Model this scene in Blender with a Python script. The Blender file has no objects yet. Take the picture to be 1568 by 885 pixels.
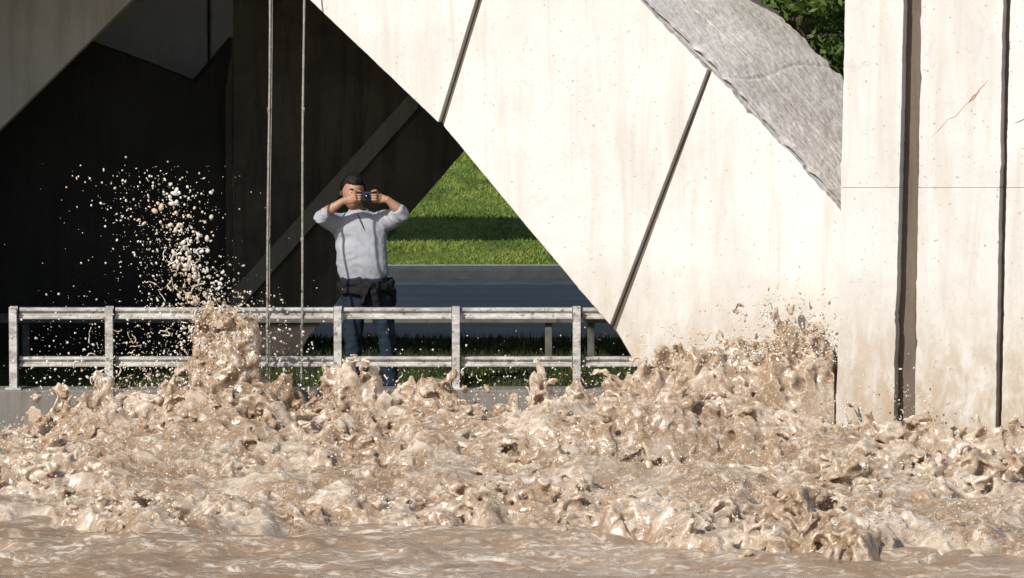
import bpy, math, random, time
import numpy as np
from mathutils import Vector, Matrix, noise as mnoise
T0=time.time()
random.seed(7); rng = np.random.default_rng(11)
scene = bpy.context.scene
COL = scene.collection

# ------------------------------------------------------------------ camera
CAM = np.array([0.0, -40.0, 4.35]); PITCH = math.atan(642/8000)
cd = bpy.data.cameras.new("camera"); cam = bpy.data.objects.new("camera", cd); COL.objects.link(cam)
cam.location = CAM; cam.rotation_euler = (math.pi/2-PITCH, 0, 0)
cd.sensor_width = 36; cd.lens = 36*8000/1568; cd.clip_end = 2000; cd.clip_start = 1
scene.camera = cam

def at(u, v, a, b=0.0):
    """survey helper: point on the vertical plane y = a + b*x sighted at bearing (u,v)"""
    X=(u-784)/8000; Z=-(v-442)/8000
    c,s=math.cos(PITCH),math.sin(PITCH)
    d=np.array([X, c+Z*s, -s+Z*c])
    t=(a+40)/(d[1]-b*d[0])
    return CAM+t*d

# ------------------------------------------------------------------ world
TS = Vector((-0.45,-0.68,0.58)).normalized()
w = bpy.data.worlds.new("World"); scene.world = w; w.use_nodes=True
nt=w.node_tree; bg=nt.nodes["Background"]
sky=nt.nodes.new("ShaderNodeTexSky"); sky.sky_type='NISHITA'; sky.sun_disc=False
sky.sun_elevation=math.asin(TS.z); sky.sun_rotation=math.atan2(TS.x,TS.y)
nt.links.new(sky.outputs[0],bg.inputs[0]); bg.inputs[1].default_value=0.11
sd=bpy.data.lights.new("sun",'SUN'); sd.energy=4.7; sd.angle=math.radians(0.5); sd.color=(1,0.945,0.86)
so=bpy.data.objects.new("sun",sd); COL.objects.link(so); so.rotation_euler=TS.to_track_quat('Z','Y').to_euler()
so.location=(-10,-20,20)
scene.view_settings.view_transform='Standard'; scene.view_settings.look='None'; scene.view_settings.exposure=0

# ------------------------------------------------------------------ materials
class M:
    def __init__(s,name,rough=0.8,spec=0.4):
        s.m=bpy.data.materials.new(name); s.m.use_nodes=True; s.nt=s.m.node_tree
        s.b=s.nt.nodes["Principled BSDF"]; s.b.inputs["Roughness"].default_value=rough
        s.b.inputs["Specular IOR Level"].default_value=spec
        s.tc=s.nt.nodes.new("ShaderNodeTexCoord")
    def n(s,t): return s.nt.nodes.new(t)
    def l(s,a,b): s.nt.links.new(a,b)
    def map(s,scale=(1,1,1),rot=(0,0,0)):
        m=s.n("ShaderNodeMapping"); m.inputs["Scale"].default_value=scale; m.inputs["Rotation"].default_value=rot
        s.l(s.tc.outputs["Object"],m.inputs["Vector"]); return m.outputs[0]
    def noise(s,scale,detail=4,rough=0.55,mp=(1,1,1),dist=0,rot=(0,0,0)):
        t=s.n("ShaderNodeTexNoise"); t.inputs["Scale"].default_value=scale; t.inputs["Detail"].default_value=detail
        t.inputs["Roughness"].default_value=rough; t.inputs["Distortion"].default_value=dist
        s.l(s.map(mp,rot),t.inputs["Vector"]); return t.outputs["Fac"]
    def ramp(s,f,stops):
        r=s.n("ShaderNodeValToRGB"); e=r.color_ramp.elements
        while len(e)<len(stops): e.new(0.5)
        for el,(p,c) in zip(e,stops):
            el.position=p; el.color=(c,c,c,1) if not hasattr(c,'__len__') else (*c,1)
        s.l(f,r.inputs[0]); return r.outputs[0]
    def mix(s,f,a,b,mode='MIX'):
        x=s.n("ShaderNodeMix"); x.data_type='RGBA'; x.blend_type=mode
        if isinstance(f,(int,float)): x.inputs[0].default_value=f
        else: s.l(f,x.inputs[0])
        for sock,val in ((x.inputs[6],a),(x.inputs[7],b)):
            if isinstance(val,tuple): sock.default_value=(*val,1)
            else: s.l(val,sock)
        return x.outputs[2]
    def col(s,c):
        if isinstance(c,tuple): s.b.inputs["Base Color"].default_value=(*c,1)
        else: s.l(c,s.b.inputs["Base Color"])
    def bump(s,f,strength=0.3,dist=0.01,prev=None):
        b=s.n("ShaderNodeBump"); b.inputs["Strength"].default_value=strength; b.inputs["Distance"].default_value=dist
        s.l(f,b.inputs["Height"])
        if prev: s.l(prev,b.inputs["Normal"])
        s.l(b.outputs[0],s.b.inputs["Normal"]); return b.outputs[0]
    def zramp(s,z0,z1):
        sep=s.n("ShaderNodeSeparateXYZ"); s.l(s.tc.outputs["Object"],sep.inputs[0]); m=s.n("ShaderNodeMapRange")
        m.inputs[1].default_value=z0; m.inputs[2].default_value=z1; m.inputs[3].default_value=1; m.inputs[4].default_value=0
        s.l(sep.outputs[2],m.inputs[0]); return m.outputs[0]
    def translucent(s,fac,col):
        out=s.nt.nodes["Material Output"]; t=s.n("ShaderNodeBsdfTranslucent"); mx=s.n("ShaderNodeMixShader")
        if isinstance(col,tuple): t.inputs[0].default_value=(*col,1)
        else: s.l(col,t.inputs[0])
        mx.inputs[0].default_value=fac; s.l(s.b.outputs[0],mx.inputs[1]); s.l(t.outputs[0],mx.inputs[2]); s.l(mx.outputs[0],out.inputs[0])

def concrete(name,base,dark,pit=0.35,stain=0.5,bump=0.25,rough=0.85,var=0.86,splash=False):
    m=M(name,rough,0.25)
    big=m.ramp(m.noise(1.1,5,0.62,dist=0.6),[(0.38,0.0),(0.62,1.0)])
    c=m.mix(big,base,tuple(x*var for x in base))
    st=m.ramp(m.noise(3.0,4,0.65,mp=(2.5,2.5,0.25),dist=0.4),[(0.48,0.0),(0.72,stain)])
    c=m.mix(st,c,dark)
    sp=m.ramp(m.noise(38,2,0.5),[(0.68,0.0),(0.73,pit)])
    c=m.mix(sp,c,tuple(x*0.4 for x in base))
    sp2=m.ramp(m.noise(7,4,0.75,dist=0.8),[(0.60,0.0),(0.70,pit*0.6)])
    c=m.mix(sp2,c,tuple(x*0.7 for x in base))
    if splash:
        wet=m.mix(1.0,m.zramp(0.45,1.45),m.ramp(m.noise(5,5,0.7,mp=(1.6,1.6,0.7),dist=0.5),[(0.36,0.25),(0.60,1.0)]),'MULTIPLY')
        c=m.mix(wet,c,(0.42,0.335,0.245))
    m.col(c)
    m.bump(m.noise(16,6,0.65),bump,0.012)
    return m
white=concrete("white_painted_concrete",(0.665,0.65,0.622),(0.50,0.46,0.40),0.75,0.65,0.3,var=0.87,splash=True)
white_conc=white.m
rough_conc=concrete("rough_concrete",(0.80,0.765,0.73),(0.50,0.465,0.43),0.8,0.9,1.0,0.95,0.82).m
grey_conc=concrete("grey_concrete",(0.58,0.54,0.50),(0.34,0.315,0.285),0.4,0.7,0.4).m
blue_conc=concrete("skylight_blue_concrete",(0.66,0.69,0.76),(0.48,0.50,0.55),0.3,0.6,0.3).m  # blue cast of sky light painted into the base colour
dark_conc=concrete("shade_dark_concrete",(0.085,0.070,0.061),(0.022,0.018,0.016),0.3,0.9,0.6,0.7,0.5).m  # shade under the deck painted in as a dark base colour
black_conc=concrete("shade_black_concrete",(0.028,0.025,0.024),(0.009,0.008,0.009),0.3,0.9,0.6,0.7,0.55).m  # deep shade of the recess painted in as near-black base colour
band_conc=concrete("band_concrete",(0.16,0.148,0.137),(0.08,0.074,0.07),0.3,0.6,0.3).m
joint=concrete("joint_dirt_and_shade",(0.16,0.125,0.10),(0.07,0.05,0.04),0.4,0.8,0.6).m  # groove shade painted into the brown, together with dirt in the joints

def simple(name,c,rough=0.6,spec=0.4,var=0.25,sc=12,bump=0.15,metal=0):
    m=M(name,rough,spec); f=m.ramp(m.noise(sc,4,0.6),[(0.3,0.0),(0.7,1.0)])
    m.col(m.mix(f,c,tuple(x*(1-var) for x in c))); m.bump(m.noise(sc*3,3),bump,0.004)
    m.b.inputs["Metallic"].default_value=metal
    return m.m

# ------------------------------------------------------------------ mesh helpers
def fast_mesh(name,V,F,mats,smooth=False,matidx=None):
    me=bpy.data.meshes.new(name); V=np.asarray(V,dtype=np.float32)
    if isinstance(F,np.ndarray):
        k=F.shape[1]; n=len(F)
        me.vertices.add(len(V)); me.vertices.foreach_set("co",V.ravel())
        me.loops.add(n*k); me.loops.foreach_set("vertex_index",F.ravel().astype(np.int32))
        me.polygons.add(n); me.polygons.foreach_set("loop_start",np.arange(0,n*k,k,dtype=np.int32))
        me.update(calc_edges=True)
    else:
        me.from_pydata([tuple(map(float,p)) for p in V],[],F); me.update()
    for m in (mats if isinstance(mats,(list,tuple)) else [mats]): me.materials.append(m)
    if smooth: me.polygons.foreach_set("use_smooth",np.ones(len(me.polygons),dtype=bool))
    if matidx is not None: me.polygons.foreach_set("material_index",np.asarray(matidx,dtype=np.int32))
    return me
def add(name,me,parent=None):
    o=bpy.data.objects.new(name,me); COL.objects.link(o)
    if parent: o.parent=parent
    return o
def obj(name,V,F,mats,parent=None,smooth=False,matidx=None):
    return add(name,fast_mesh(name,V,F,mats,smooth,matidx),parent)
def empty(name):
    e=bpy.data.objects.new(name,None); COL.objects.link(e); return e
def bevel(o,w=0.01,seg=2):
    m=o.modifiers.new("bevel",'BEVEL'); m.width=w; m.segments=seg; m.limit_method='ANGLE'; m.angle_limit=math.radians(40)
def box(name,x0,x1,y0,y1,z0,z1,mat,parent=None,bev=0.0):
    V=[(x,y,z) for z in (z0,z1) for y in (y0,y1) for x in (x0,x1)]
    F=[(0,2,3,1),(4,5,7,6),(0,1,5,4),(2,6,7,3),(0,4,6,2),(1,3,7,5)]
    o=obj(name,V,F,mat,parent)
    if bev: bevel(o,bev)
    return o
def rough_edge(pts,seg,amp,seed=0):
    r=random.Random(seed); out=[]
    for i,p in enumerate(pts):
        q=pts[(i+1)%len(pts)]; out.append(p)
        if i in seg:
            am=amp[i] if isinstance(amp,dict) else amp
            L=math.hypot(q[0]-p[0],q[1]-p[1]); n=int(L/6); nx,ny=-(q[1]-p[1])/L,(q[0]-p[0])/L; o=0
            for k in range(1,n):
                o=o*0.7+r.gauss(0,am)*0.6
                if r.random()<0.05: o+=r.gauss(0,am*2)
                out.append((p[0]+(q[0]-p[0])*k/n+nx*o,p[1]+(q[1]-p[1])*k/n+ny*o))
    return out
def prism(name,pts,a,b,thick,mat,parent=None,side=None,back=0.0,bev=0.008):
    e=np.array([-b,1,0])/math.hypot(b,1)
    fr=[at(u,v,a,b)+e*back for u,v in pts]; n=len(fr)
    V=fr+[p+e*thick for p in fr]
    F=[tuple(range(n)),tuple(range(2*n-1,n-1,-1))]+[(i,i+n,(i+1)%n+n,(i+1)%n) for i in range(n)]
    A=sum(pts[i][0]*pts[(i+1)%n][1]-pts[(i+1)%n][0]*pts[i][1] for i in range(n))
    if A>0: F=[tuple(reversed(f)) for f in F]
    mi=[0,0]+[1 if side else 0]*n
    o=obj(name,V,F,[mat,side] if side else mat,parent,matidx=mi)
    if bev: bevel(o,bev,2)
    return o
def tube(points,radii,seg=14,cap=True):
    P=[Vector(p) for p in points]; V=[];F=[]
    t0=(P[1]-P[0]).normalized(); ref=Vector((0,0,1)) if abs(t0.z)<0.9 else Vector((0,1,0))
    n=(ref-t0*ref.dot(t0)).normalized()
    for i,p in enumerate(P):
        t=(P[min(i+1,len(P)-1)]-P[max(i-1,0)]).normalized(); n=(n-t*n.dot(t)).normalized(); bb=t.cross(n)
        r=radii[i]; r=(r,r) if not hasattr(r,'__len__') else r
        for k in range(seg):
            a=2*math.pi*k/seg; V.append(tuple(p+n*math.cos(a)*r[0]+bb*math.sin(a)*r[1]))
    for i in range(len(P)-1):
        for k in range(seg):
            k2=(k+1)%seg; F.append((i*seg+k,i*seg+k2,(i+1)*seg+k2,(i+1)*seg+k))
    if cap: F.append(tuple(range(seg-1,-1,-1))); F.append(tuple(range((len(P)-1)*seg,len(P)*seg)))
    return V,F
def rings(rs,seg=28):
    V=[];F=[]
    for cx,cy,cz,rx,ry in rs:
        for k in range(seg):
            a=2*math.pi*k/seg; c,s=math.cos(a),math.sin(a)
            V.append((cx+rx*math.copysign(abs(c)**0.85,c),cy+ry*math.copysign(abs(s)**0.85,s),cz))
    for i in range(len(rs)-1):
        for k in range(seg):
            k2=(k+1)%seg; F.append((i*seg+k,i*seg+k2,(i+1)*seg+k2,(i+1)*seg+k))
    F.append(tuple(range(seg-1,-1,-1))); F.append(tuple(range((len(rs)-1)*seg,len(rs)*seg)))
    return V,F
def sphere(c,r,seg=20,rg=12):
    V=[];F=[]
    r=(r,r,r) if not hasattr(r,'__len__') else r
    for i in range(rg+1):
        th=math.pi*(0.02+0.96*i/rg)
        for k in range(seg):
            a=2*math.pi*k/seg; V.append((c[0]+r[0]*math.sin(th)*math.cos(a),c[1]+r[1]*math.sin(th)*math.sin(a),c[2]+r[2]*math.cos(th)))
    for i in range(rg):
        for k in range(seg):
            k2=(k+1)%seg; F.append((i*seg+k,(i+1)*seg+k,(i+1)*seg+k2,i*seg+k2))
    F.append(tuple(range(seg))); F.append(tuple(range((rg+1)*seg-1,rg*seg-1,-1)))
    return V,F
def merge(parts):
    V=[];F=[]
    for v,f in parts:
        o=len(V); V+=list(v); F+=[tuple(i+o for i in x) for x in f]
    return V,F
def remeshed(name,parts,voxel,mat,parent,smooth_it=4,fold=None):
    V,F=merge(parts); o=obj(name+"_tmp",V,F,mat)
    m=o.modifiers.new("r",'REMESH'); m.mode='VOXEL'; m.voxel_size=voxel
    s=o.modifiers.new("s",'SMOOTH'); s.iterations=smooth_it; s.factor=0.5
    dg=bpy.context.evaluated_depsgraph_get(); me=bpy.data.meshes.new_from_object(o.evaluated_get(dg))
    bpy.data.objects.remove(o)
    if fold:
        for v in me.vertices:
            v.co+=v.normal*fold(v.co)
    me.polygons.foreach_set("use_smooth",np.ones(len(me.polygons),dtype=bool))
    if not me.materials: me.materials.append(mat)
    me.update(); return add(name,me,parent)
G=0.17
# ------------------------------------------------------------------ man
man=empty("man")
MY=1.3
def mp(u,v,dy=0.0):
    p=at(u,v,MY+dy); return p
skin=simple("skin",(0.40,0.22,0.14),0.5,0.4,0.18,30,0.05)
shirtm=simple("grey_knit_shirt",(0.37,0.385,0.43),0.9,0.15,0.12,60,0.3)
collarm=simple("dark_collar",(0.10,0.10,0.12),0.9,0.15,0.2,60,0.2)
jeans=simple("dark_denim",(0.022,0.032,0.050),0.9,0.15,0.35,18,0.4)
jack=simple("black_jacket",(0.012,0.011,0.013),0.8,0.25,0.4,20,0.4)
hairm=simple("dark_hair",(0.010,0.008,0.007),0.6,0.25,0.4,60,0.8)
shoe=simple("shoe_leather",(0.03,0.025,0.02),0.6,0.4)
def nz(p,s,o=0): return mnoise.noise(Vector((p.x*s[0]+o,p.y*s[1],p.z*s[2])))
def A(p): return (float(p[0]),float(p[1]),float(p[2]))
def ring(u,v,wpx,ry,dy=0):
    p=mp(u,v,dy); return (p[0],p[1],p[2],wpx/193.7/2,ry)
torso=rings([ring(556,426,72,0.120),ring(556,417,78,0.130),ring(555,402,80,0.135,-.01),ring(553,385,77,0.133,-.012),ring(552,366,80,0.128),ring(551,350,86,0.122),ring(550,338,86,0.108),ring(550,330,72,0.09),ring(549,325,44,0.072),ring(549,321,27,0.056)])
shL=mp(519,341); shR=mp(588,338)
elL=mp(490,331,-0.20); elR=mp(617,326,-0.20)
wrL=mp(524,308,-0.235); wrR=mp(593,305,-0.235)
def lerp(a,b,t): return a+(b-a)*t
def sleeve(sh,el,wr,sgn):
    inn=sh+np.array([sgn*0.07,0.0,-0.045])
    return tube([A(inn),A(sh),A(lerp(sh,el,.5)+np.array([0,0,-.008])),A(el),A(lerp(el,wr,.22)),A(lerp(el,wr,.36))],[(0.100,0.09),(0.088,0.082),(0.074,0.070),(0.062,0.060),(0.055,0.052),(0.050,0.048)],18)
def fold(p):
    dx=p.x-float(mp(553,360)[0])
    q=Vector((p.x*1.0,p.y,p.z+abs(dx+0.03)*0.5+dx*0.35))
    r1=1-abs(nz(q,(3.5,3.5,10)))*2.2; r2=1-abs(nz(q,(8,8,20),5))*2.2
    return 0.008*r1+0.005*r2+0.003*nz(p,(30,30,20),7)-0.006
remeshed("shirt",[torso,sleeve(shL,elL,wrL,1),sleeve(shR,elR,wrR,-1)],0.009,shirtm,man,4,fold)
c=mp(549,322,0.0)
def ringtorus(c,rx,ry,r,tilt,mat,name,seg=28):
    pts=[(c[0]+rx*math.cos(a),c[1]+ry*math.sin(a),c[2]+tilt*math.sin(a)) for a in np.linspace(0,2*math.pi,seg+1)]
    V,F=tube(pts,[r]*(seg+1),8); return obj(name,V,F,mat,man,True)
ringtorus((c[0],c[1]-0.002,c[2]),0.072,0.064,0.010,0.016,shirtm,"collar")
pa=mp(548,327,-0.075); pb=mp(557,350,-0.137)
V,F=tube([A(pa),A(lerp(pa,pb,.5)+np.array([0,-.012,0])),A(pb)],[(0.004,0.009),(0.004,0.008),(0.003,0.003)],8); obj("placket",V,F,collarm,man,True)
H0=mp(540,293,-0.015); hc=np.array(H0)
seg,rg=72,60; V=[];F=[]
for i_ in range(rg+1):
    th=math.pi*(0.01+0.98*i_/rg)
    for k in range(seg):
        a=2*math.pi*k/seg
        x=math.sin(th)*math.cos(a); y=math.sin(th)*math.sin(a); z=math.cos(th)
        X=x*0.088; Y=y*0.106; Z=z*0.139
        if z<0:
            X*=1-0.28*(-z)**1.5; 
            if y>0: Y*=1-0.35*(-z)
            else: Y*=1-0.05*(-z)
        if y<-0.3:
            g=lambda cx,cz,s,t=1:math.exp(-((X-cx)**2+((Z-cz)*t)**2)/(2*s*s))
            Y-=0.024*g(0,-0.022,0.011)+0.012*g(0,0.0,0.010,.6)
            Y-=0.006*g(0,0.035,0.03,1.6)
            Y+=0.010*(g(0.03,0.010,0.014)+g(-0.03,0.010,0.014))
            Y-=0.006*g(0,-0.060,0.014,1.6)
            Y+=0.004*g(0,-0.078,0.012); Y-=0.009*g(0,-0.105,0.018)
            Y-=0.004*(g(0.045,-0.025,0.02)+g(-0.045,-0.025,0.02))
        V.append((X,Y,Z))
for i_ in range(rg):
    for k in range(seg):
        k2=(k+1)%seg; F.append((i_*seg+k,(i_+1)*seg+k,(i_+1)*seg+k2,i_*seg+k2))
F.append(tuple(range(seg))); F.append(tuple(range((rg+1)*seg-1,rg*seg-1,-1)))
HM=Matrix.Translation(Vector(hc))@Matrix.Rotation(math.radians(6),4,'Y')@Matrix.Rotation(math.radians(14),4,'Z')@Matrix.Rotation(math.radians(4),4,'X')
def hx(vs): return [tuple(HM@Vector(p)) for p in vs]
obj("head",hx(V),F,skin,man,True)
ew=simple("eye_white",(0.6,0.58,0.55),0.3)
for sx in (-1,1):
    e,f=sphere((sx*0.090,0.008,-0.008),(0.010,0.020,0.032)); obj("ear",hx(e),f,skin,man,True)
    e,f=sphere((sx*0.030,-0.085,0.010),0.0125); obj("eye",hx(e),f,ew,man,True)
    e,f=sphere((sx*0.030,-0.0945,0.010),0.0055,12,8); obj("iris",hx(e),f,hairm,man,True)
    e,f=tube([(sx*0.048,-0.094,0.030),(sx*0.03,-0.104,0.035),(sx*0.014,-0.105,0.030)],[0.003,0.005,0.004],8); obj("eyebrow",hx(e),f,hairm,man,True)
e,f=tube([(-0.024,-0.094,-0.062),(0,-0.105,-0.060),(0.024,-0.094,-0.062)],[(0.003,0.003),(0.006,0.005),(0.003,0.003)],8); obj("mouth",hx(e),f,simple("lips",(0.30,0.12,0.10),0.5),man,True)
HV=[];
for (x,y,z) in V:
    n=Vector((x/0.088,y/0.106,z/0.139)); n.normalize()
    line=0.066 if y<-0.045 else (0.066-(y+0.045)*1.9)
    line=max(line,-0.070)+0.008*mnoise.noise(Vector((x*60,y*60,0)))
    lift=min(1,max(-1,(z-line)/0.014))
    tuft=mnoise.noise(Vector((x*45+z*20,y*45,z*22)))
    th=0.013*lift+0.006*tuft*max(lift,0)
    if z>0.09: th+=0.003
    HV.append((x+n.x*th,y+n.y*th,z+n.z*th))
obj("hair",hx(HV),F,hairm,man,True)
nk=mp(548,330,0.01)
V2,F2=tube([A(nk+np.array([0,0.01,-0.05])),A(nk),A(lerp(nk,hc,.6)+np.array([0,.022,0]))],[(0.070,0.064),(0.058,0.056),(0.054,0.056)],20); obj("neck",V2,F2,skin,man,True)
CC=mp(561,300,-0.262)
HWC=0.060
def arm(name,el,wr,s):
    g=CC+np.array([s*HWC,0,0])
    palm=lerp(wr,g,0.5)+np.array([0,0.010,-0.006])
    kn=g+np.array([s*0.026,0.004,-0.004])
    parts=[tube([A(lerp(el,wr,.15)),A(lerp(el,wr,.45)),A(lerp(el,wr,.8)),A(wr),A(lerp(wr,palm,.5)),A(palm),A(kn)],[(0.045,0.042),(0.042,0.038),(0.031,0.029),(0.028,0.026),(0.031,0.022),(0.038,0.018),(0.036,0.014)],18), sphere(A(wr),0.0275,14,10)]
    L=[1.0,1.05,0.95,0.8]
    for k in range(4):
        zz=0.034-0.0205*k
        b0=kn+np.array([s*0.004,-0.002,zz])
        m1=g+np.array([s*0.014,-0.026,zz*1.0+(0.014 if k==0 else 0)])
        m2=g+np.array([-s*0.006*L[k],-0.028,zz*0.95+(0.012 if k==0 else 0)])
        tp=g+np.array([-s*0.022*L[k],-0.022,zz*0.9+(0.006 if k==0 else 0)])
        parts.append(tube([A(b0),A(m1),A(m2),A(tp)],[0.0100,0.0095,0.0085,0.0070],10))
    tb=lerp(wr,g,.3)+np.array([0,0.008,-0.022])
    parts.append(tube([A(tb),A(g+np.array([s*0.020,0.018,-0.044])),A(g+np.array([-s*0.004,0.012,-0.042])),A(g+np.array([-s*0.022,0.004,-0.038]))],[0.014,0.0125,0.0105,0.008],10))
    return remeshed(name,parts,0.0035,skin,man,2)
arm("forearm_and_hand_1",elL,wrL,-1); arm("forearm_and_hand_2",elR,wrR,1)
camm=simple("blue_camera_body",(0.010,0.014,0.040),0.3,0.6,0.1,30,0.02)
box("compact_camera",CC[0]-HWC,CC[0]+HWC,CC[1]-0.013,CC[1]+0.013,CC[2]-0.036,CC[2]+0.036,camm,man,0.006)
V2,F2=tube([(CC[0]+0.004,CC[1]-0.012,CC[2]),(CC[0]+0.004,CC[1]-0.038,CC[2])],[0.023,0.020],24); obj("camera_lens",V2,F2,simple("lens_black",(0.01,0.01,0.012),0.15,0.6),man,True)
hL=mp(543,462); hR=mp(582,462); kL=mp(541,520,-0.02); kR=mp(592,516,-0.03)
fz=G+0.004
aL=np.array([mp(541,590)[0],MY+0.02,fz+0.09]); aR=np.array([mp(599,590)[0],MY-0.02,fz+0.09])
pel=rings([ring(561,472,62,0.10),ring(561,460,74,0.115),ring(559,445,76,0.122),ring(558,430,74,0.122),ring(557,420,70,0.118)])
legs=[tube([A(h+np.array([0,0,.03])),A(lerp(h,k_,.5)),A(k_),A(lerp(k_,a_,.4)),A(a_),A(a_+np.array([0,0,-.05]))],[(0.098,0.095),(0.088,0.086),(0.070,0.07),(0.067,0.066),(0.060,0.064),(0.062,0.068)],16) for h,k_,a_ in ((hL,kL,aL),(hR,kR,aR))]
remeshed("trousers",[pel]+legs,0.010,jeans,man,3,lambda p:0.007*nz(p,(14,14,30))+0.004*nz(p,(40,40,20),3))
for k,a_ in enumerate((aL,aR)):
    b=np.array([a_[0],a_[1],fz])
    parts=[tube([A(b+np.array([0,.07,.035])),A(b+np.array([0,0,.045])),A(b+np.array([(-.02,.02)[k],-.10,.035])),A(b+np.array([(-.035,.035)[k],-.19,.026]))],[(0.034,0.036),(0.044,0.042),(0.034,0.046),(0.024,0.036)],14)]
    remeshed("shoe_%d"%(k+1),parts,0.007,shoe,man,2)
jk=[]
cw=mp(560,436); rx,ry=0.205,0.145
for off,r in ((0.015,0.030),(-0.03,0.034)):
    pts=[(cw[0]+rx*math.cos(a),cw[1]+ry*math.sin(a),cw[2]+off+0.012*math.sin(3*a+off*60)) for a in np.linspace(0,2*math.pi,33)]
    jk.append(tube(pts,[(r*(1+.2*math.sin(i_*1.7)),r*.8) for i_ in range(33)],10))
k0=mp(566,436,-0.165); jk.append(sphere(A(k0),(0.045,0.032,0.035)))
jk.append(tube([A(k0),A(mp(560,450,-0.165)),A(mp(552,470,-0.145)),A(mp(549,484,-0.13))],[(0.03,0.02),(0.036,0.02),(0.036,0.02),(0.026,0.016)],12))
jk.append(tube([A(k0),A(mp(574,448,-0.165)),A(mp(577,465,-0.14)),A(mp(579,478,-0.13))],[(0.03,0.02),(0.034,0.02),(0.034,0.02),(0.026,0.016)],12))
jk.append(tube([A(mp(594,432,0.03)),A(mp(600,450,0.03)),A(mp(600,468,0.03))],[(0.07,0.045),(0.06,0.04),(0.035,0.03)],14))
jk.append(rings([ring(562,478,60,0.03,.13),ring(562,455,80,0.045,.12),ring(561,436,78,0.05,.11)]))
remeshed("jacket_round_waist",jk,0.009,jack,man,2,lambda p:0.010*nz(p,(22,22,26))+0.006*nz(p,(50,50,40),4))
print("T man",time.time()-T0)

# ------------------------------------------------------------------ bridge
bridge=empty("concrete_bridge")
SA,SB=-0.3+0.5*0.88,-0.5      # strut face plane
P2=[(738,0),(679,192),(805,345),(934,497),(1083,106),(980,0),(792,-185)]
P1=[(100,-360),(475,0),(671,187),(728,0),(783,-192),(610,-360)]
P3=[(1090,108),(943,505),(975,560),(1060,700),(1400,700),(1400,440)]
strut_l=[(105,-360),(475,3),(674,192),(805,348),(950,525),(1060,700),(1400,700),(1400,446),(1085,108),(975,2),(612,-360)]
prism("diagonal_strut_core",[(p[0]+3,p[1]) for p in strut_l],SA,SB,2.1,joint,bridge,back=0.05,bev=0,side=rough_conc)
prism("diagonal_strut_panel_1",rough_edge(P1,[0,1],0.25,1),SA,SB,0.06,white_conc,bridge,bev=0.006)
prism("diagonal_strut_panel_2",rough_edge(P2,[1,2,4,5],{1:.25,2:.25,4:1.1,5:1.1},2),SA,SB,0.06,white_conc,bridge,bev=0.006)
prism("diagonal_strut_panel_3",rough_edge(P3,[5],1.3,3),SA,SB,0.06,white_conc,bridge,bev=0.006)
e=np.array([-SB,1,0])/math.hypot(SB,1)
line=[(612,-364),(975,-4),(1086,101),(1420,462)]
Ls=[at(u,v,SA,SB) for u,v in line]; seglen=[np.linalg.norm(Ls[i+1]-Ls[i]) for i in range(3)]; cum=np.concatenate([[0],np.cumsum(seglen)])
na,nd=420,130; V=[];F=[]
for i in range(na):
    s_=cum[-1]*i/(na-1); k=min(2,int(np.searchsorted(cum,s_,side='right')-1)); f=(s_-cum[k])/seglen[k]; p=Ls[k]+(Ls[k+1]-Ls[k])*f
    tg=(Ls[k+1]-Ls[k])/seglen[k]; nr=np.cross(tg,e); nr/=np.linalg.norm(nr)
    if nr[2]<0: nr=-nr
    for j in range(nd):
        d=0.055+2.10*j/(nd-1)
        if j==0: d+=0.02*mnoise.noise(Vector((s_*5,0,1)))+0.02*mnoise.noise(Vector((s_*19,0,1)))
        if j==nd-1: d+=0.06*mnoise.noise(Vector((s_*3,0,5)))+0.05*mnoise.noise(Vector((s_*15,0,5)))
        q=p+e*d
        h=0.005*mnoise.noise(Vector((s_*1.6,d*1.6,0)))+0.0045*mnoise.noise(Vector((s_*9,d*6,3)))+0.005*mnoise.noise(Vector((s_*28,d*20,3)))
        if abs(d-0.75-0.03*math.sin(s_*2)-0.02*mnoise.noise(Vector((s_*8,0,0))))<0.014: h-=0.006
        if abs(s_-3.62-0.05*math.sin(d*3))<0.012: h-=0.006
        edge=min(d-0.055,2.155-d)
        if edge<0.10: h-=0.022*max(0,mnoise.noise(Vector((s_*9,d*4,29))))*(1-edge/0.10)*2
        q=q+nr*(0.014+h); V.append(q)
for i in range(na-1):
    for j in range(nd-1): F.append((i*nd+j,(i+1)*nd+j,(i+1)*nd+j+1,i*nd+j+1))
obj("diagonal_strut_top_face",V,F,rough_conc,bridge,True)

PA,PB=-1.35+0.3*2.5,-0.3
def panel(nm,pl,v0,v1,sd):
    xl0,xl1,xr0,xr1=pl
    f=lambda a,b,v:a+(b-a)*(v-0)/665.0
    pts=[(f(xl0,xl1,v0),v0),(f(xl0,xl1,v1),v1),(f(xr0,xr1,v1),v1),(f(xr0,xr1,v0),v0)]
    prism(nm,rough_edge(pts,[0,2],0.4,sd),PA,PB,0.16,white_conc,bridge,bev=0.004)
i=0
for pl in ((1294,1280,1384,1368),(1411,1400,1536,1524),(1547,1533,1760,1750)):
    for v0,v1 in ((-560,286.8),(287.3,860)):
        i+=1; panel("pier_panel_%d"%i,pl,v0,v1,i)
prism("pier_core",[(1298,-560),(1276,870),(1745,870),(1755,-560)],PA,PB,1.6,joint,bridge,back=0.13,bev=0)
rust=simple("rusty_wire",(0.48,0.27,0.16),0.9,0.2,0.4,20)
def wire(pts,r):
    V,F=tube([A(at(u,v,PA,PB)+np.array([0,0.001,0])) for u,v in pts],r,6); obj("rusty_tie_wire",V,F,rust,bridge,True)
wire([(1424,212),(1440,196),(1452,182),(1463,178),(1478,160),(1492,150),(1500,136),(1512,124)],[.001,.003,.002,.0035,.002,.005,.004,.002])
wire([(1484,155),(1491,146),(1500,139)],[.003,.006,.003])
wire([(1553,188),(1560,186),(1572,180)],[.002,.005,.004])

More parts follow.
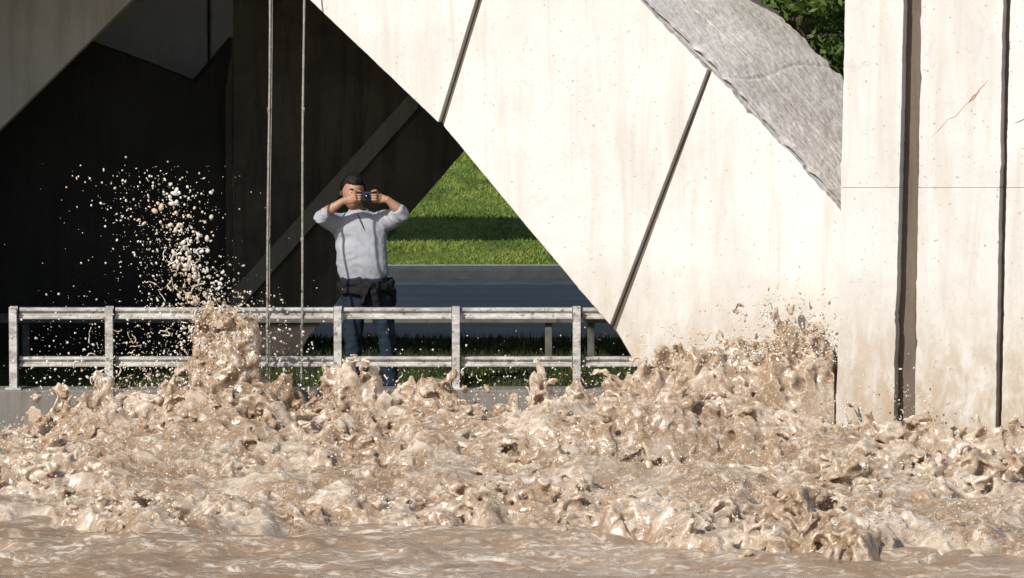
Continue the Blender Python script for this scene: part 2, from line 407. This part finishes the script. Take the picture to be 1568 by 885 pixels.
prism("rear_strut_left",[(-300,-230),(436,-230),(0,197),(-150,346),(-300,346)],3.5,0,0.5,grey_conc,bridge)
prism("rear_wall",[(60,-230),(420,-230),(420,260),(60,260)],6.6,0,0.4,blue_conc,bridge)
prism("rear_wall_edge",[(315,-230),(321,-230),(321,120),(318,120)],6.5,0,0.08,dark_conc,bridge)
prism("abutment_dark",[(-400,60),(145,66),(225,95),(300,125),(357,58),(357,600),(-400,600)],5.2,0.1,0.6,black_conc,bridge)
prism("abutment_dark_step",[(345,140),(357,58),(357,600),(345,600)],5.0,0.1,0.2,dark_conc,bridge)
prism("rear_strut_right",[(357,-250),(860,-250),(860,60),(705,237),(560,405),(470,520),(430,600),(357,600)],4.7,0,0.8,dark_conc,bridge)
prism("rear_strut_band",[(640,128),(640,165),(370,470),(352,470),(355,445)],4.62,0,0.1,band_conc,bridge)
prism("abutment_beam",[(-60,306),(0,332),(70,365),(210,412),(205,424),(70,381),(0,347),(-60,321)],5.0,0,0.2,band_conc,bridge)
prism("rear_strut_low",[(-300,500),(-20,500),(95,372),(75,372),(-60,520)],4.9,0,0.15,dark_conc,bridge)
box("deck_slab",-11,7,0.8,8.6,3.75,4.5,grey_conc,bridge,0.02)
box("deck_slab_edge",-11,7,0.8,1.3,4.503,5.6,white_conc,bridge,0.02)
box("added_shadow_slab",-14,9,12.8,15.6,3.9,4.5,grey_conc,bridge,0.02)  # unseen slab added only to cast a shadow band on the lawn
box("added_sun_blocker_left",-9.5,-5.2,-0.6,6.5,-1,3.747,white_conc,bridge,0.02)  # unseen block added to keep sun off the walls under the deck

box("river_wall",-9,1.6,0.0,0.32,-1.2,0.36,concrete("wet_wall_concrete",(0.22,0.205,0.185),(0.10,0.09,0.075),0.4,0.8,0.5).m,None,0.012)

metal=M("galvanised_weathered_steel",0.6,0.35)
f=metal.ramp(metal.noise(5,6,0.7,mp=(1,1,4)),[(0.40,0.0),(0.60,1.0)])
metal.col(metal.mix(metal.ramp(metal.noise(22,4,0.65),[(0.56,0),(0.66,0.8)]),metal.mix(f,(0.56,0.55,0.52),(0.30,0.285,0.265)),(0.13,0.10,0.075)))
metal.bump(metal.noise(60,3),0.15,0.003); metal=metal.m
gr=empty("guardrail")
px=[20,167,347,517,698,883]
xs=[float(at(u,500,0.05)[0]) for u in px]; ends=xs+[1.15]
zt1=float(at(600,471,0.1)[2]); zt0=float(at(600,488,0.1)[2]); zb1=float(at(600,546,0.1)[2]); zb0=float(at(600,561,0.1)[2])
for k in range(len(xs)):
    a=xs[k]+0.045; b=ends[k+1]-0.035 if k+1<len(ends) else 1.3
    for nm,z0,z1 in (("top_rail",zt0,zt1),("lower_rail",zb0,zb1)):
        h=z1-z0
        pr=[(0.085,z0),(0.085,z0+h*0.28),(0.11,z0+h*0.42),(0.11,z0+h*0.58),(0.085,z0+h*0.72),(0.085,z1),(0.17,z1),(0.17,z0)]
        V=[(x,y,z) for x in (a,b) for y,z in pr]; n=len(pr)
        F=[tuple(range(n)),tuple(range(2*n-1,n-1,-1))]+[(i,(i+1)%n,(i+1)%n+n,i+n) for i in range(n)]
        F=[tuple(reversed(q)) for q in F]
        bevel(obj("%s_%d"%(nm,k+1),V,F,metal,gr),0.006,2)
for k,x in enumerate(xs):
    z0,z1=0.362,zt1+0.012
    parts=[]
    for (xa,xb,ya,yb) in ((x-0.029,x+0.029,0.02,0.032),(x-0.029,x+0.029,0.12,0.132),(x-0.008,x+0.008,0.032,0.12)):
        V=[(X,Y,Z) for Z in (z0,z1) for Y in (ya,yb) for X in (xa,xb)]
        parts.append((V,[(0,2,3,1),(4,5,7,6),(0,1,5,4),(2,6,7,3),(0,4,6,2),(1,3,7,5)]))
    parts.append(([(X,Y,Z) for Z in (z0-0.001,z0+0.012) for Y in (0.005,0.15) for X in (x-0.06,x+0.06)],[(0,2,3,1),(4,5,7,6),(0,1,5,4),(2,6,7,3),(0,4,6,2),(1,3,7,5)]))
    V,F=merge(parts); obj("post_%d"%(k+1),V,F,metal,gr)
gp=empty("guardrail")
dmetal=simple("dull_dark_steel",(0.15,0.14,0.13),0.7,0.3,0.5,14)
for k,u in enumerate((40,840,905)):
    p=at(u,540,4.2); box("post_%d"%(k+1),p[0]-0.03,p[0]+0.03,4.17,4.23,0.17,0.62,dmetal,gp,0.005)
p0=at(-30,500,4.2);p1=at(960,500,4.2); box("rail",p0[0],p1[0],4.12,4.168,0.52,0.6,dmetal,gp,0.005)

cm=simple("steel_cable",(0.30,0.275,0.24),0.6,0.4,0.5,30,0.6)
for nm,ut,ub in (("hanging_cable",414,408),("hanging_cable",466,461)):
    A_=at(ut,-88,0.76);B_=at(ub,650,-0.12)
    pts=[A_+(B_-A_)*t+np.array([0.003*math.sin(t*9+ut),0,0]) for t in np.linspace(0,1,30)]
    V,F=tube(pts,[0.009+0.001*math.sin(i*2.1) for i in range(30)],10)
    if ut==414:
        V2,F2=tube([p+np.array([0.016,0.01,0]) for p in pts],[0.004]*30,8); V,F=merge([(V,F),(V2,F2)])
    for t in (0.35,0.62,0.8):
        c=A_+(B_-A_)*t; V,F=merge([(V,F),tube([c-np.array([0,0,0.02]),c,c+np.array([0,0,0.02])],[0.0125]*3,10)])
    obj(nm,V,F,cm,None,True)

# ------------------------------------------------------------------ ground, road, lawn
gm=M("soil_grass_ground",0.95,0.1)
gm.col(gm.mix(gm.ramp(gm.noise(1.3,5,0.6),[(0.35,0),(0.65,1)]),(0.085,0.12,0.022),(0.14,0.18,0.035)))
gm.bump(gm.noise(40,4),0.8,0.03)
def lawn_z(x,y):
    return G+0.10+max(0,y-14)*0.010+0.05*mnoise.noise(Vector((x*0.3,y*0.3,0)))
ys=[0.32,4,8,13.4]+list(np.linspace(13.6,60,60))+[80,120,200,400,900]
xs_=[-900,-300,-100,-40]+list(np.linspace(-20,20,41))+[40,100,300,900]
V=[];F=[]
for y in ys:
    for x in xs_:
        z=G if y<13.5 else lawn_z(x,min(y,60)); V.append((x,y,z))
nx=len(xs_)
for j in range(len(ys)-1):
    for i_ in range(nx-1): F.append((j*nx+i_,j*nx+i_+1,(j+1)*nx+i_+1,(j+1)*nx+i_))
obj("ground",V,F,gm.m,None,True)
asph=M("asphalt",0.7,0.4)
asph.col(asph.mix(asph.ramp(asph.noise(1.5,5,mp=(0.4,1.4,1)),[(0.3,0),(0.7,1)]),(0.17,0.166,0.156),(0.25,0.243,0.225)))
asph.bump(asph.noise(120,3),0.4,0.006)
box("road",-80,80,6.6,12.9,0.0,G+0.004,asph.m)
kerb=simple("kerb_concrete",(0.60,0.55,0.48),0.85,0.3,0.3,6)
box("kerb",-80,80,13.2,13.62,0.0,G+0.13,kerb,None,0.03)
box("gutter",-80,80,12.5,13.197,0.0,G+0.010,simple("gutter_concrete",(0.50,0.465,0.42),0.85,0.3,0.4,4))

N=130000
gx=rng.uniform(-5,7,N); gy=13.65+rng.random(N)**1.2*26
cl=np.array([mnoise.noise(Vector((a*1.1,b*0.7,3))) for a,b in zip(gx,gy)])
gz=np.array([lawn_z(a,b) for a,b in zip(gx,gy)])
hh=rng.uniform(0.018,0.045,N)*(1+1.1*cl)
hh=np.clip(hh,0.012,0.10); an=rng.uniform(0,6.28,N); wd=rng.uniform(0.005,0.011,N)
lx=rng.normal(0,0.6,N)*hh; ly=rng.normal(0,0.6,N)*hh
base=np.stack([gx,gy,gz],1)
dv=np.stack([np.cos(an)*wd,np.sin(an)*wd,0*wd],1)
V=np.stack([base-dv,base+dv,base+np.stack([lx,ly,hh],1)],1).reshape(-1,3)
gb=M("grass_blades",0.6,0.3)
g1=gb.mix(gb.ramp(gb.noise(0.8,5,0.7,mp=(1,0.5,1)),[(0.35,0),(0.65,1)]),(0.10,0.175,0.022),(0.20,0.25,0.045))
gb.col(gb.mix(gb.ramp(gb.noise(2.4,4,0.7,mp=(1,0.25,1)),[(0.48,0),(0.60,0.9)]),g1,(0.055,0.095,0.013)))
obj("grass",V,np.arange(3*N).reshape(-1,3),gb.m)
N=26000
gx=rng.uniform(-5,3,N); gy=rng.uniform(1.9,6.5,N); hh=rng.uniform(0.03,0.09,N); an=rng.uniform(0,6.28,N); wd=rng.uniform(0.004,0.008,N)
base=np.stack([gx,gy,np.full(N,G)],1); dv=np.stack([np.cos(an)*wd,np.sin(an)*wd,0*wd],1)
V=np.stack([base-dv,base+dv,base+np.stack([rng.normal(0,.02,N),rng.normal(0,.02,N),hh],1)],1).reshape(-1,3)
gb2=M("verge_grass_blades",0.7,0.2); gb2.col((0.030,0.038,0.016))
obj("verge_grass",V,np.arange(3*N).reshape(-1,3),gb2.m)

# ------------------------------------------------------------------ trees
lm=M("leaves",0.55,0.3)
lm.col(lm.mix(lm.ramp(lm.noise(1.6,4,0.7),[(0.3,0),(0.7,1)]),(0.035,0.065,0.012),(0.09,0.13,0.02)))
bark=simple("bark",(0.09,0.065,0.045),0.9,0.2,0.5,8,0.8)
def tree_mesh(seed,H=9.0,R=2.4,nl=15000):
    r=np.random.default_rng(seed); parts=[]
    pts=[(0,0,0),(0.05,0.02,H*0.3),(-0.04,0.05,H*0.65),(0,0,H*0.97)]
    parts.append(tube(pts,[0.2,0.15,0.09,0.02],10)); clumps=[]
    nb=70
    for k in range(nb):
        t=0.06+0.9*k/nb; z=H*t; L=R*(1-t)**0.7*r.uniform(0.65,1.15); a=k*2.4+r.uniform(-.4,.4)
        e=np.array([math.cos(a)*L,math.sin(a)*L,z+L*r.uniform(-0.25,0.2)])
        parts.append(tube([(0,0,z),tuple(e*np.array([.5,.5,0])+np.array([0,0,z+0.08])),tuple(e)],[0.05*(1-t)+0.012,0.025,0.006],6))
        for q in np.linspace(0.25,1,6):
            clumps.append((e*np.array([q,q,0])+np.array([0,0,z+(e[2]-z)*q]),0.12+0.22*(1-q)*(1-t)+0.06))
    V,F=merge(parts); nb_f=len(F)
    ci=r.integers(0,len(clumps),nl); C=np.array([c[0] for c in clumps])[ci]; S=np.array([c[1] for c in clumps])[ci]
    p=C+r.normal(0,1,(nl,3))*S[:,None]*np.array([0.8,0.8,0.5])
    d1=r.normal(0,1,(nl,3)); d1/=np.linalg.norm(d1,axis=1)[:,None]; d2=np.cross(d1,r.normal(0,1,(nl,3))); d2/=np.linalg.norm(d2,axis=1)[:,None]
    s=r.uniform(0.035,0.075,nl)[:,None]
    Q=np.stack([p-d1*s*1.6,p+d2*s*0.6,p+d1*s*1.6,p-d2*s*0.6],1).reshape(-1,3)
    o=len(V); V=list(V)+[tuple(x) for x in Q]; F=F+[(o+4*i,o+4*i+1,o+4*i+2,o+4*i+3) for i in range(nl)]
    return fast_mesh("tree",V,F,[bark,lm.m],False,[0]*nb_f+[1]*nl)
tms=[tree_mesh(1),tree_mesh(2,7.5,2.8)]
for k,(x,y,s) in enumerate([(4.7,46,1.0),(6.4,49,1.15),(8.6,47,0.95),(5.4,54,1.3),(11.5,50,1.2),(1.5,58,1.3),(-2.5,60,1.2),(-7,57,1.25),(-12,60,1.3),(15,55,1.3),(3,66,1.5),(-4.5,68,1.5),(9,64,1.5),(19,58,1.3),(-17,58,1.3)]):
    o=add("tree",tms[k%2]); o.location=(x,y,lawn_z(x,min(y,60))-0.15); o.rotation_euler=(0,0,k*1.3); o.scale=(s,s,s)
print("T setting",time.time()-T0)
# ------------------------------------------------------------------ white water (iso-surface of layered noise)
def bs(n,cells):
    t=np.arange(n)/cells; i=np.floor(t).astype(int); f=t-i; W=np.zeros((n,int(i.max())+4),np.float32)
    w=[(1-f)**3/6,(3*f**3-6*f**2+4)/6,(-3*f**3+3*f**2+3*f+1)/6,f**3/6]
    for k in range(4): W[np.arange(n),i+k]=w[k]
    return W
def field(shape,cells,seed):
    r=np.random.default_rng(seed); Ws=[bs(n,c) for n,c in zip(shape,cells)]
    C=r.standard_normal([W.shape[1] for W in Ws]).astype(np.float32)
    for ax,W in enumerate(Ws):
        C=np.moveaxis(np.tensordot(W,C,axes=(1,ax)),0,ax)
    return (C/C[::3].std()).astype(np.float32)
SX,SY,SZ=0.0115,0.021,0.0115
X0,X1,Y0,Y1=-4.5,4.5,-7.5,-0.015
W0,W1=-0.24,0.34
nx,ny,nz_=int((X1-X0)/SX),int((Y1-Y0)/SY),int((W1-W0)/SZ)
gx=X0+np.arange(nx)*SX; gy=Y0+np.arange(ny)*SY; gw=W0+np.arange(nz_)*SZ
U=lambda u:(np.asarray(u,float)-784)/8000*39.1
cu=[-300,0,60,110,160,230,300,420,470,520,560,640,700,760,820,880,940,970,1000,1040,1100,1170,1220,1270,1284,1290,1340,1568,1900]
cv=[680,668,636,606,584,596,582,590,614,584,578,590,606,622,618,602,590,570,560,548,546,538,534,542,566,645,658,660,670]
Zc=np.interp(gx,U(cu),4.35-(np.array(cv)+200)/8000*39.1)
Zb=np.interp(gx,U([-300,0,150,650,800,1000,1150,1250,1290,1400]),[0.20,0.28,0.40,0.37,0.33,0.39,0.38,0.33,0.27,0.24])
yc=np.interp(gx,[-5,2.43,2.5,5],[-0.85,-1.05,-1.95,-2.1])
fu=[-300,0,90,180,300,420,560,700,880,1000,1100,1300,1568,1900]; fv=[780,785,800,832,825,805,800,797,792,806,826,836,842,845]
yf=np.interp(gx,(np.array(fu)-784)/8000*34,4.35*8000/(np.array(fv)+200)-40)-0.05
XX,YY=np.meshgrid(gx,gy,indexing='ij')
n2=lambda cx,cy,s:field((nx,ny),(cx/SX,cy/SY),s)
yfn=yf[:,None]+0.24*n2(0.55,0.5,31)+0.14*n2(.12,.3,32); ycn=yc[:,None]+0.08*n2(0.5,9,33)
t=np.clip((ycn-YY)/(ycn-yfn),0,1.3)
Zbb=Zb[:,None]-0.10+0.03*n2(0.3,2.0,34)
H=np.where(YY<ycn,0.03+(Zbb-0.03)*(1-np.clip(t,0,1))**1.1, Zbb-np.clip(YY-ycn,0,1)**2*0.35)
sgm=np.where(YY<ycn,0.20,0.35)
H+=(Zc-Zb)[:,None]*np.exp(-(YY-ycn)**2/(2*sgm**2))
amp2=np.clip(t*3+.3,0,1)*np.clip((1.0-t)*4,0,1)
H=H+amp2*(0.080*n2(1.2,0.42,35)+0.040*n2(0.42,0.20,36))
def bump_(u,dz,sx,y,sy):
    return dz*np.exp(-(np.abs((XX-U(u))/sx)**4+((YY-y)/sy)**2)/2)
H+=bump_(350,0.12,0.34,-1.0,0.22)+bump_(125,0.06,0.14,-1.1,0.2)
drop=np.clip((yfn+0.1-YY)/0.60,0,1); H-=0.30*drop**1.3
D=np.repeat((-gw)[None,None,:],nx,0).repeat(ny,1).astype(np.float32)
crest=np.exp(-(YY-ycn)**2/(2*0.4**2))
turb=(0.75+0.40*crest)*(1-0.25*drop)
turb=np.clip(turb*(1+0.42*n2(0.8,.7,40)),0.28,1.45)[:,:,None].astype(np.float32)
sh=(nx,ny,nz_)
def bil(l,s,an=(1,1,1)): 
    return field(sh,(l*an[0]/SX,l*an[1]/SY,l*an[2]/SZ),s)
D+=turb*0.040*bil(0.19,1,(1.3,1,.8))
D+=turb*(0.062*(0.8-np.abs(bil(0.115,2,(1.25,1,1)))))
D+=turb*0.036*bil(0.065,3,(1.2,1,1))
D+=turb*(0.036*(0.75-np.abs(bil(0.045,4,(1.3,1,.9)))))
D+=turb*0.011*bil(0.027,5)
def surface_nets(V):
    S=V>0; a,b,c=V.shape
    cnt=np.zeros((a-1,b-1,c-1),np.int8)
    for i in (0,1):
        for j in (0,1):
            for k in (0,1): cnt+=S[i:a-1+i,j:b-1+j,k:c-1+k]
    act=(cnt>0)&(cnt<8); idx=np.full(act.shape,-1,np.int32); ci,cj,ck=np.nonzero(act); n=len(ci); idx[act]=np.arange(n,dtype=np.int32)
    pos=np.zeros((n,3),np.float32); m=np.zeros(n,np.float32)
    cor=[(i,j,k) for i in (0,1) for j in (0,1) for k in (0,1)]; vals={q:V[ci+q[0],cj+q[1],ck+q[2]] for q in cor}
    for p in cor:
        for ax in range(3):
            if p[ax]==0:
                q=list(p); q[ax]=1; q=tuple(q); va,vb=vals[p],vals[q]; mk=((va>0)!=(vb>0)).astype(np.float32)
                den=np.where(va==vb,1,va-vb); tt=va/den; m+=mk
                for d in range(3): pos[:,d]+=mk*(p[d]+(tt if d==ax else 0))
    pos/=m[:,None]; pos+=np.stack([ci,cj,ck],1)
    Fs=[]
    for ax in range(3):
        o1,o2=(ax+1)%3,(ax+2)%3
        sl0=[slice(None)]*3; sl1=[slice(None)]*3; sl0[ax]=slice(0,-1); sl1[ax]=slice(1,None)
        s0=S[tuple(sl0)]; s1=S[tuple(sl1)]; ch=s0!=s1
        e=np.stack(np.nonzero(ch),1); ok=(e[:,o1]>0)&(e[:,o2]>0)&(e[:,o1]<V.shape[o1]-1)&(e[:,o2]<V.shape[o2]-1); e=e[ok]
        ins=s0[e[:,0],e[:,1],e[:,2]]
        def cell(d1,d2):
            q=e.copy(); q[:,o1]+=d1; q[:,o2]+=d2; return idx[q[:,0],q[:,1],q[:,2]]
        Q=np.stack([cell(-1,-1),cell(0,-1),cell(0,0),cell(-1,0)],1)
        Q[~ins]=Q[~ins][:,::-1]; Fs.append(Q)
    return pos,np.concatenate(Fs)
pos,Fq=surface_nets(D)
fi=np.clip(pos[:,0],0,nx-1.001); fj=np.clip(pos[:,1],0,ny-1.001); i0=fi.astype(int); j0=fj.astype(int); a=fi-i0; b=fj-j0
Hs=H[i0,j0]*(1-a)*(1-b)+H[i0+1,j0]*a*(1-b)+H[i0,j0+1]*(1-a)*b+H[i0+1,j0+1]*a*b
Vw=np.stack([X0+pos[:,0]*SX,Y0+pos[:,1]*SY,Hs+W0+pos[:,2]*SZ],1)
del D
# ragged crest: a second volume, upright, where the water tears into sheets, strings and drops
S2=0.0105; cx0,cx1,cy0,cy1,cz0,cz1=-4.3,2.43,-1.34,-0.62,0.12,1.22
m1,m2,m3=int((cx1-cx0)/S2),int((cy1-cy0)/(S2*1.4)),int((cz1-cz0)/S2)
qx=cx0+np.arange(m1)*S2; qy=cy0+np.arange(m2)*S2*1.4; qz=cz0+np.arange(m3)*S2
tu=[-80,30,60,100,130,160,200,250,285,298,312,345,380,392,402,440,470,500,530,570,620,660,700,740,780,820,860,920,950,975,1020,1040,1090,1110,1160,1185,1215,1250,1268,1282,1300]
tv=[690,655,630,592,575,582,590,582,564,505,480,470,474,500,564,582,606,584,566,568,588,580,600,612,618,612,600,592,574,554,547,526,530,538,522,510,498,506,514,532,560]
Zt=np.interp(qx,U(tu),4.35-(np.array(tv)+200)/8000*39.1).astype(np.float32)
Zt=Zt+0.025*field((m1,),(0.06/S2,),77)
yc2=np.interp(qx,[-5,2.43],[-0.92,-1.10]).astype(np.float32)
KK=0.42
D2=KK*(Zt[:,None,None]-qz[None,None,:])-0.020-0.10*(((qy[None,:]-yc2[:,None])/0.20)**2)[:,:,None]
D2=np.minimum(D2,0.10).astype(np.float32)
s2=(m1,m2,m3); f2_=lambda l,s,an=(1,1,1):field(s2,(l*an[0]/S2,l*an[1]/(S2*1.4),l*an[2]/S2),s)
D2+=0.034*f2_(0.13,61,(1,1,1.3))
D2+=0.045*(0.62-np.abs(f2_(0.085,62,(1,1,1.5))))
D2+=0.030*f2_(0.048,63,(1,1,1.2))
D2+=0.018*(0.6-np.abs(f2_(0.034,64)))
D2[0]=D2[-1]=-1; D2[:,0]=-1; D2[:,-1]=-1
p2,Fq2=surface_nets(D2)
Vw2=np.stack([cx0+p2[:,0]*S2,cy0+p2[:,1]*S2*1.4,cz0+p2[:,2]*S2],1)
del D2
Fq=np.concatenate([Fq,Fq2+len(Vw)]); Vw=np.concatenate([Vw,Vw2])
print("froth verts",len(Vw),"faces",len(Fq),"crest",len(Vw2),"T",time.time()-T0)

fm=M("muddy_froth",0.12,0.75)
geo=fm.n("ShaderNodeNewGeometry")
crevice_shade=fm.ramp(geo.outputs["Pointiness"],[(0.42,0.0),(0.50,0.5),(0.58,1.0)])  # pointiness mask: paints occlusion shade into crevices, leaves ridges foam-pale
c1=fm.mix(crevice_shade,(0.15,0.084,0.041),(0.56,0.40,0.26))
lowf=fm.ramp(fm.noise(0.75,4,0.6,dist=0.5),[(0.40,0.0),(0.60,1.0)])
c1=fm.mix(lowf,fm.mix(crevice_shade,(0.115,0.065,0.032),(0.47,0.32,0.195)),c1)
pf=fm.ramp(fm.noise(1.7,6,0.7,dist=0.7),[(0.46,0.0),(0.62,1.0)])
c2=fm.mix(pf,c1,fm.mix(crevice_shade,(0.33,0.225,0.14),(0.84,0.735,0.605)))
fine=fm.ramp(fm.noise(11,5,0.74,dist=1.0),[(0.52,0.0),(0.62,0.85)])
c3=fm.mix(fine,c2,fm.mix(crevice_shade,(0.50,0.39,0.28),(0.90,0.84,0.75)))
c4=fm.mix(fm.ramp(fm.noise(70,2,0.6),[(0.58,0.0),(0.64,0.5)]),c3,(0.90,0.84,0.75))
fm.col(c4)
fm.bump(fm.noise(55,3,0.7,dist=0.3),0.3,0.010)
fm.l(fm.ramp(fine,[(0.0,0.06),(0.8,0.28)]),fm.b.inputs["Roughness"])
fm.translucent(0.20,(0.82,0.58,0.36))
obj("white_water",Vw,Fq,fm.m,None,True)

def spaced(lo,hi,st,far):
    m=list(np.arange(lo,hi,st)); s=st; x=m[0]; L=[]
    while x>far[0]: s*=1.35; x-=s; L.append(x)
    R=[]; s=st; x=m[-1]
    while x<far[1]: s*=1.35; x+=s; R.append(x)
    return np.array(L[::-1]+m+R)
ax_=spaced(-5.2,5.2,0.02,(-250,250)); ay_=list(np.arange(-9.6,-3.0,0.016)); 
s=0.016; y=ay_[0]; L=[]
while y>-75: s*=1.25; y-=s; L.append(y)
ay_=np.array(L[::-1]+ay_+[-2.5,-2,-1.5,-1,-0.5,0.1])
XW,YW=np.meshgrid(ax_,ay_,indexing='ij')
def interp_noise(lx,ly,seed):
    nxx=int(12/0.03);nyy=int(9/0.02); Fd=field((nxx,nyy),(lx/0.03,ly/0.02),seed)
    fx=np.clip((XW+6)/0.03,0,nxx-1.01); fy=np.clip((YW+10)/0.02,0,nyy-1.01); i=fx.astype(int);j=fy.astype(int);a=fx-i;b=fy-j
    return Fd[i,j]*(1-a)*(1-b)+Fd[i+1,j]*a*(1-b)+Fd[i,j+1]*(1-a)*b+Fd[i+1,j+1]*a*b
near=np.exp(-((YW+6.5)/5)**2)
ZW=-0.03+near*(0.024*interp_noise(1.3,0.42,51)+0.020*interp_noise(0.5,0.16,52)-0.018*np.abs(interp_noise(0.26,0.12,53))+0.008*interp_noise(0.11,0.07,54))
Vc=np.stack([XW,YW,ZW],2).reshape(-1,3); a,b=XW.shape; I=np.arange(a*b).reshape(a,b)
Fc=np.stack([I[:-1,:-1],I[1:,:-1],I[1:,1:],I[:-1,1:]],2).reshape(-1,4)
wm=M("muddy_water",0.2,0.6)
f1=wm.ramp(wm.noise(1.3,6,0.72,mp=(0.6,1.6,1),dist=1.2),[(0.40,0.0),(0.52,0.45),(0.66,1.0)])
f2=wm.ramp(wm.noise(9,5,0.7,mp=(0.7,1.1,1),dist=1.8),[(0.48,0.0),(0.60,0.85)])
fmix=wm.mix(1.0,f1,f2,'MULTIPLY')
wm.col(wm.mix(fmix,wm.mix(f1,(0.225,0.148,0.092),(0.34,0.243,0.16)),(0.84,0.765,0.66)))
wm.bump(wm.noise(16,5,0.65,mp=(0.7,1.2,1)),0.45,0.03)
wm.l(wm.ramp(f2,[(0,0.08),(1,0.55)]),wm.b.inputs["Roughness"])
obj("water",Vc,Fc,wm.m,None,True)

# ------------------------------------------------------------------ spray
ico_v,ico_f=sphere((0,0,0),1,6,4)
iv=np.array(ico_v); 
tris=[]
for f_ in ico_f:
    for k in range(1,len(f_)-1): tris.append((f_[0],f_[k],f_[k+1]))
iff=np.array(tris)
def spheres(C,R,St):
    n=len(C); q=rng.normal(0,1,(n,3)); q/=np.linalg.norm(q,axis=1)[:,None]; q[:,1]*=0.4
    L=iv[None]*R[:,None,None]
    L=L+(L@q[:,:,None])*q[:,None,:]*St[:,None,None]
    V=(L+C[:,None,:]).reshape(-1,3); F=(iff[None]+(np.arange(n)*len(iv))[:,None,None]).reshape(-1,3)
    return V,F
drops=[]
def cloud(n,fu_,fv_,y0,y1,r0,r1,pw=3.0):
    for _ in range(n):
        u=fu_(); v=fv_(u); y=random.uniform(y0,y1); p=at(u,v,y); r=r0+(r1-r0)*random.random()**pw
        drops.append((*p,r,random.random()**3*1.2))
g=random.gauss; un=random.uniform
def plume(n,u0,u1,vbot,vtop,sp,r1,pw=1.0):
    for _ in range(n):
        t=random.random()**pw; v=vbot-(vbot-vtop)*t+g(0,12); u=u0+(u1-u0)*t**1.3+g(0,sp*(0.5+0.6*t))
        y=un(-1.4,-0.7); p=at(u,v,y); r=0.002+(r1-0.002)*random.random()**3.2
        drops.append((*p,r,random.random()**2*1.4))
plume(260,298,262,490,275,24,0.018)
plume(520,298,225,520,260,44,0.011)
plume(110,280,275,430,305,22,0.021)
plume(180,290,165,520,290,30,0.009)
plume(200,310,335,500,410,28,0.012)
cloud(320,lambda:g(235,75),lambda u:un(250,560),-1.6,-0.6,0.0018,0.008)
cloud(1200,lambda:g(290,100),lambda u:600-abs(g(0,62)),-1.5,-0.5,0.0018,0.010)
cloud(700,lambda:g(345,34),lambda u:un(445,570),-1.4,-0.8,0.0018,0.010)
cloud(500,lambda:un(40,480),lambda u:610-abs(g(0,65)),-1.5,-0.5,0.0018,0.011)
cloud(700,lambda:un(480,1000),lambda u:616-abs(g(0,42)),-1.5,-0.5,0.0018,0.008)
cloud(1000,lambda:g(1205,50),lambda u:548-abs(g(0,45)),-1.3,-1.1,0.0018,0.010)
cloud(900,lambda:un(980,1285),lambda u:560-abs(g(0,30)),-1.3,-1.0,0.0018,0.009)
cloud(450,lambda:un(1285,1440),lambda u:665-abs(g(0,45)),-2.1,-1.6,0.0018,0.008)
n=8000; ii=rng.integers(0,nx,n); jj=rng.integers(int(0.12*ny),int(0.93*ny),n)
hz=H[ii,jj]+0.05+np.abs(rng.normal(0,0.055,n)); rr=0.0016+0.0055*rng.random(n)**3
fine_d=np.stack([gx[ii]+rng.normal(0,.01,n),gy[jj],hz,rr,rng.random(n)],1)
fine_d=fine_d[(drop[ii,jj]<0.4)]
dr=np.concatenate([np.array(drops),fine_d]); V1,F1=spheres(dr[:,:3],dr[:,3],dr[:,4])
tp=[]
def tendril(u,v,y,n,ang,r):
    p=at(u,v,y); pts=[];rad=[]; a=ang
    for k in range(n):
        pts.append(tuple(p)); rad.append(r*(0.35+1.0*random.random())*(1-0.6*k/n)); a+=g(0,0.55); st=un(0.010,0.022)
        p=p+np.array([math.cos(a)*st,g(0,0.006),math.sin(a)*st])
    tp.append(tube(pts,rad,8))
for _ in range(30): tendril(g(282,20),un(370,480),un(-1.1,-.8),random.randint(3,9),un(0.6,2.6),un(0.004,0.009))
for _ in range(30): tendril(un(110,300),un(500,585),un(-1.1,-.8),random.randint(3,8),un(0.3,2.8),un(0.004,0.009))
for _ in range(30): tendril(un(298,400),un(462,570),un(-1.1,-.8),random.randint(3,7),un(0.3,2.8),un(0.004,0.009))
for _ in range(30): tendril(un(1020,1275),un(490,545),un(-1.25,-1.05),random.randint(3,8),un(0.6,2.5),un(0.004,0.009))
for _ in range(14): tendril(un(1170,1235),un(440,505),un(-1.25,-1.1),random.randint(3,6),un(0.6,2.5),un(0.003,0.008))
for _ in range(24): tendril(un(480,980),un(570,605),un(-1.1,-.8),random.randint(3,6),un(0.6,2.5),un(0.003,0.007))
V2,F2=merge(tp); F2t=[]
for f_ in F2:
    for k in range(1,len(f_)-1): F2t.append((f_[0],f_[k],f_[k+1]))
V=np.concatenate([V1,np.array(V2)]); F=np.concatenate([F1,np.array(F2t)+len(V1)])
sm=M("spray_droplets",0.10,0.8)
sm.col(sm.mix(sm.ramp(sm.noise(3,3),[(0.4,0),(0.6,1)]),(0.66,0.53,0.39),(0.90,0.87,0.81)))
sm.translucent(0.22,(0.85,0.74,0.60))
obj("spray",V,F,sm.m,None,True)
print("done T",time.time()-T0)
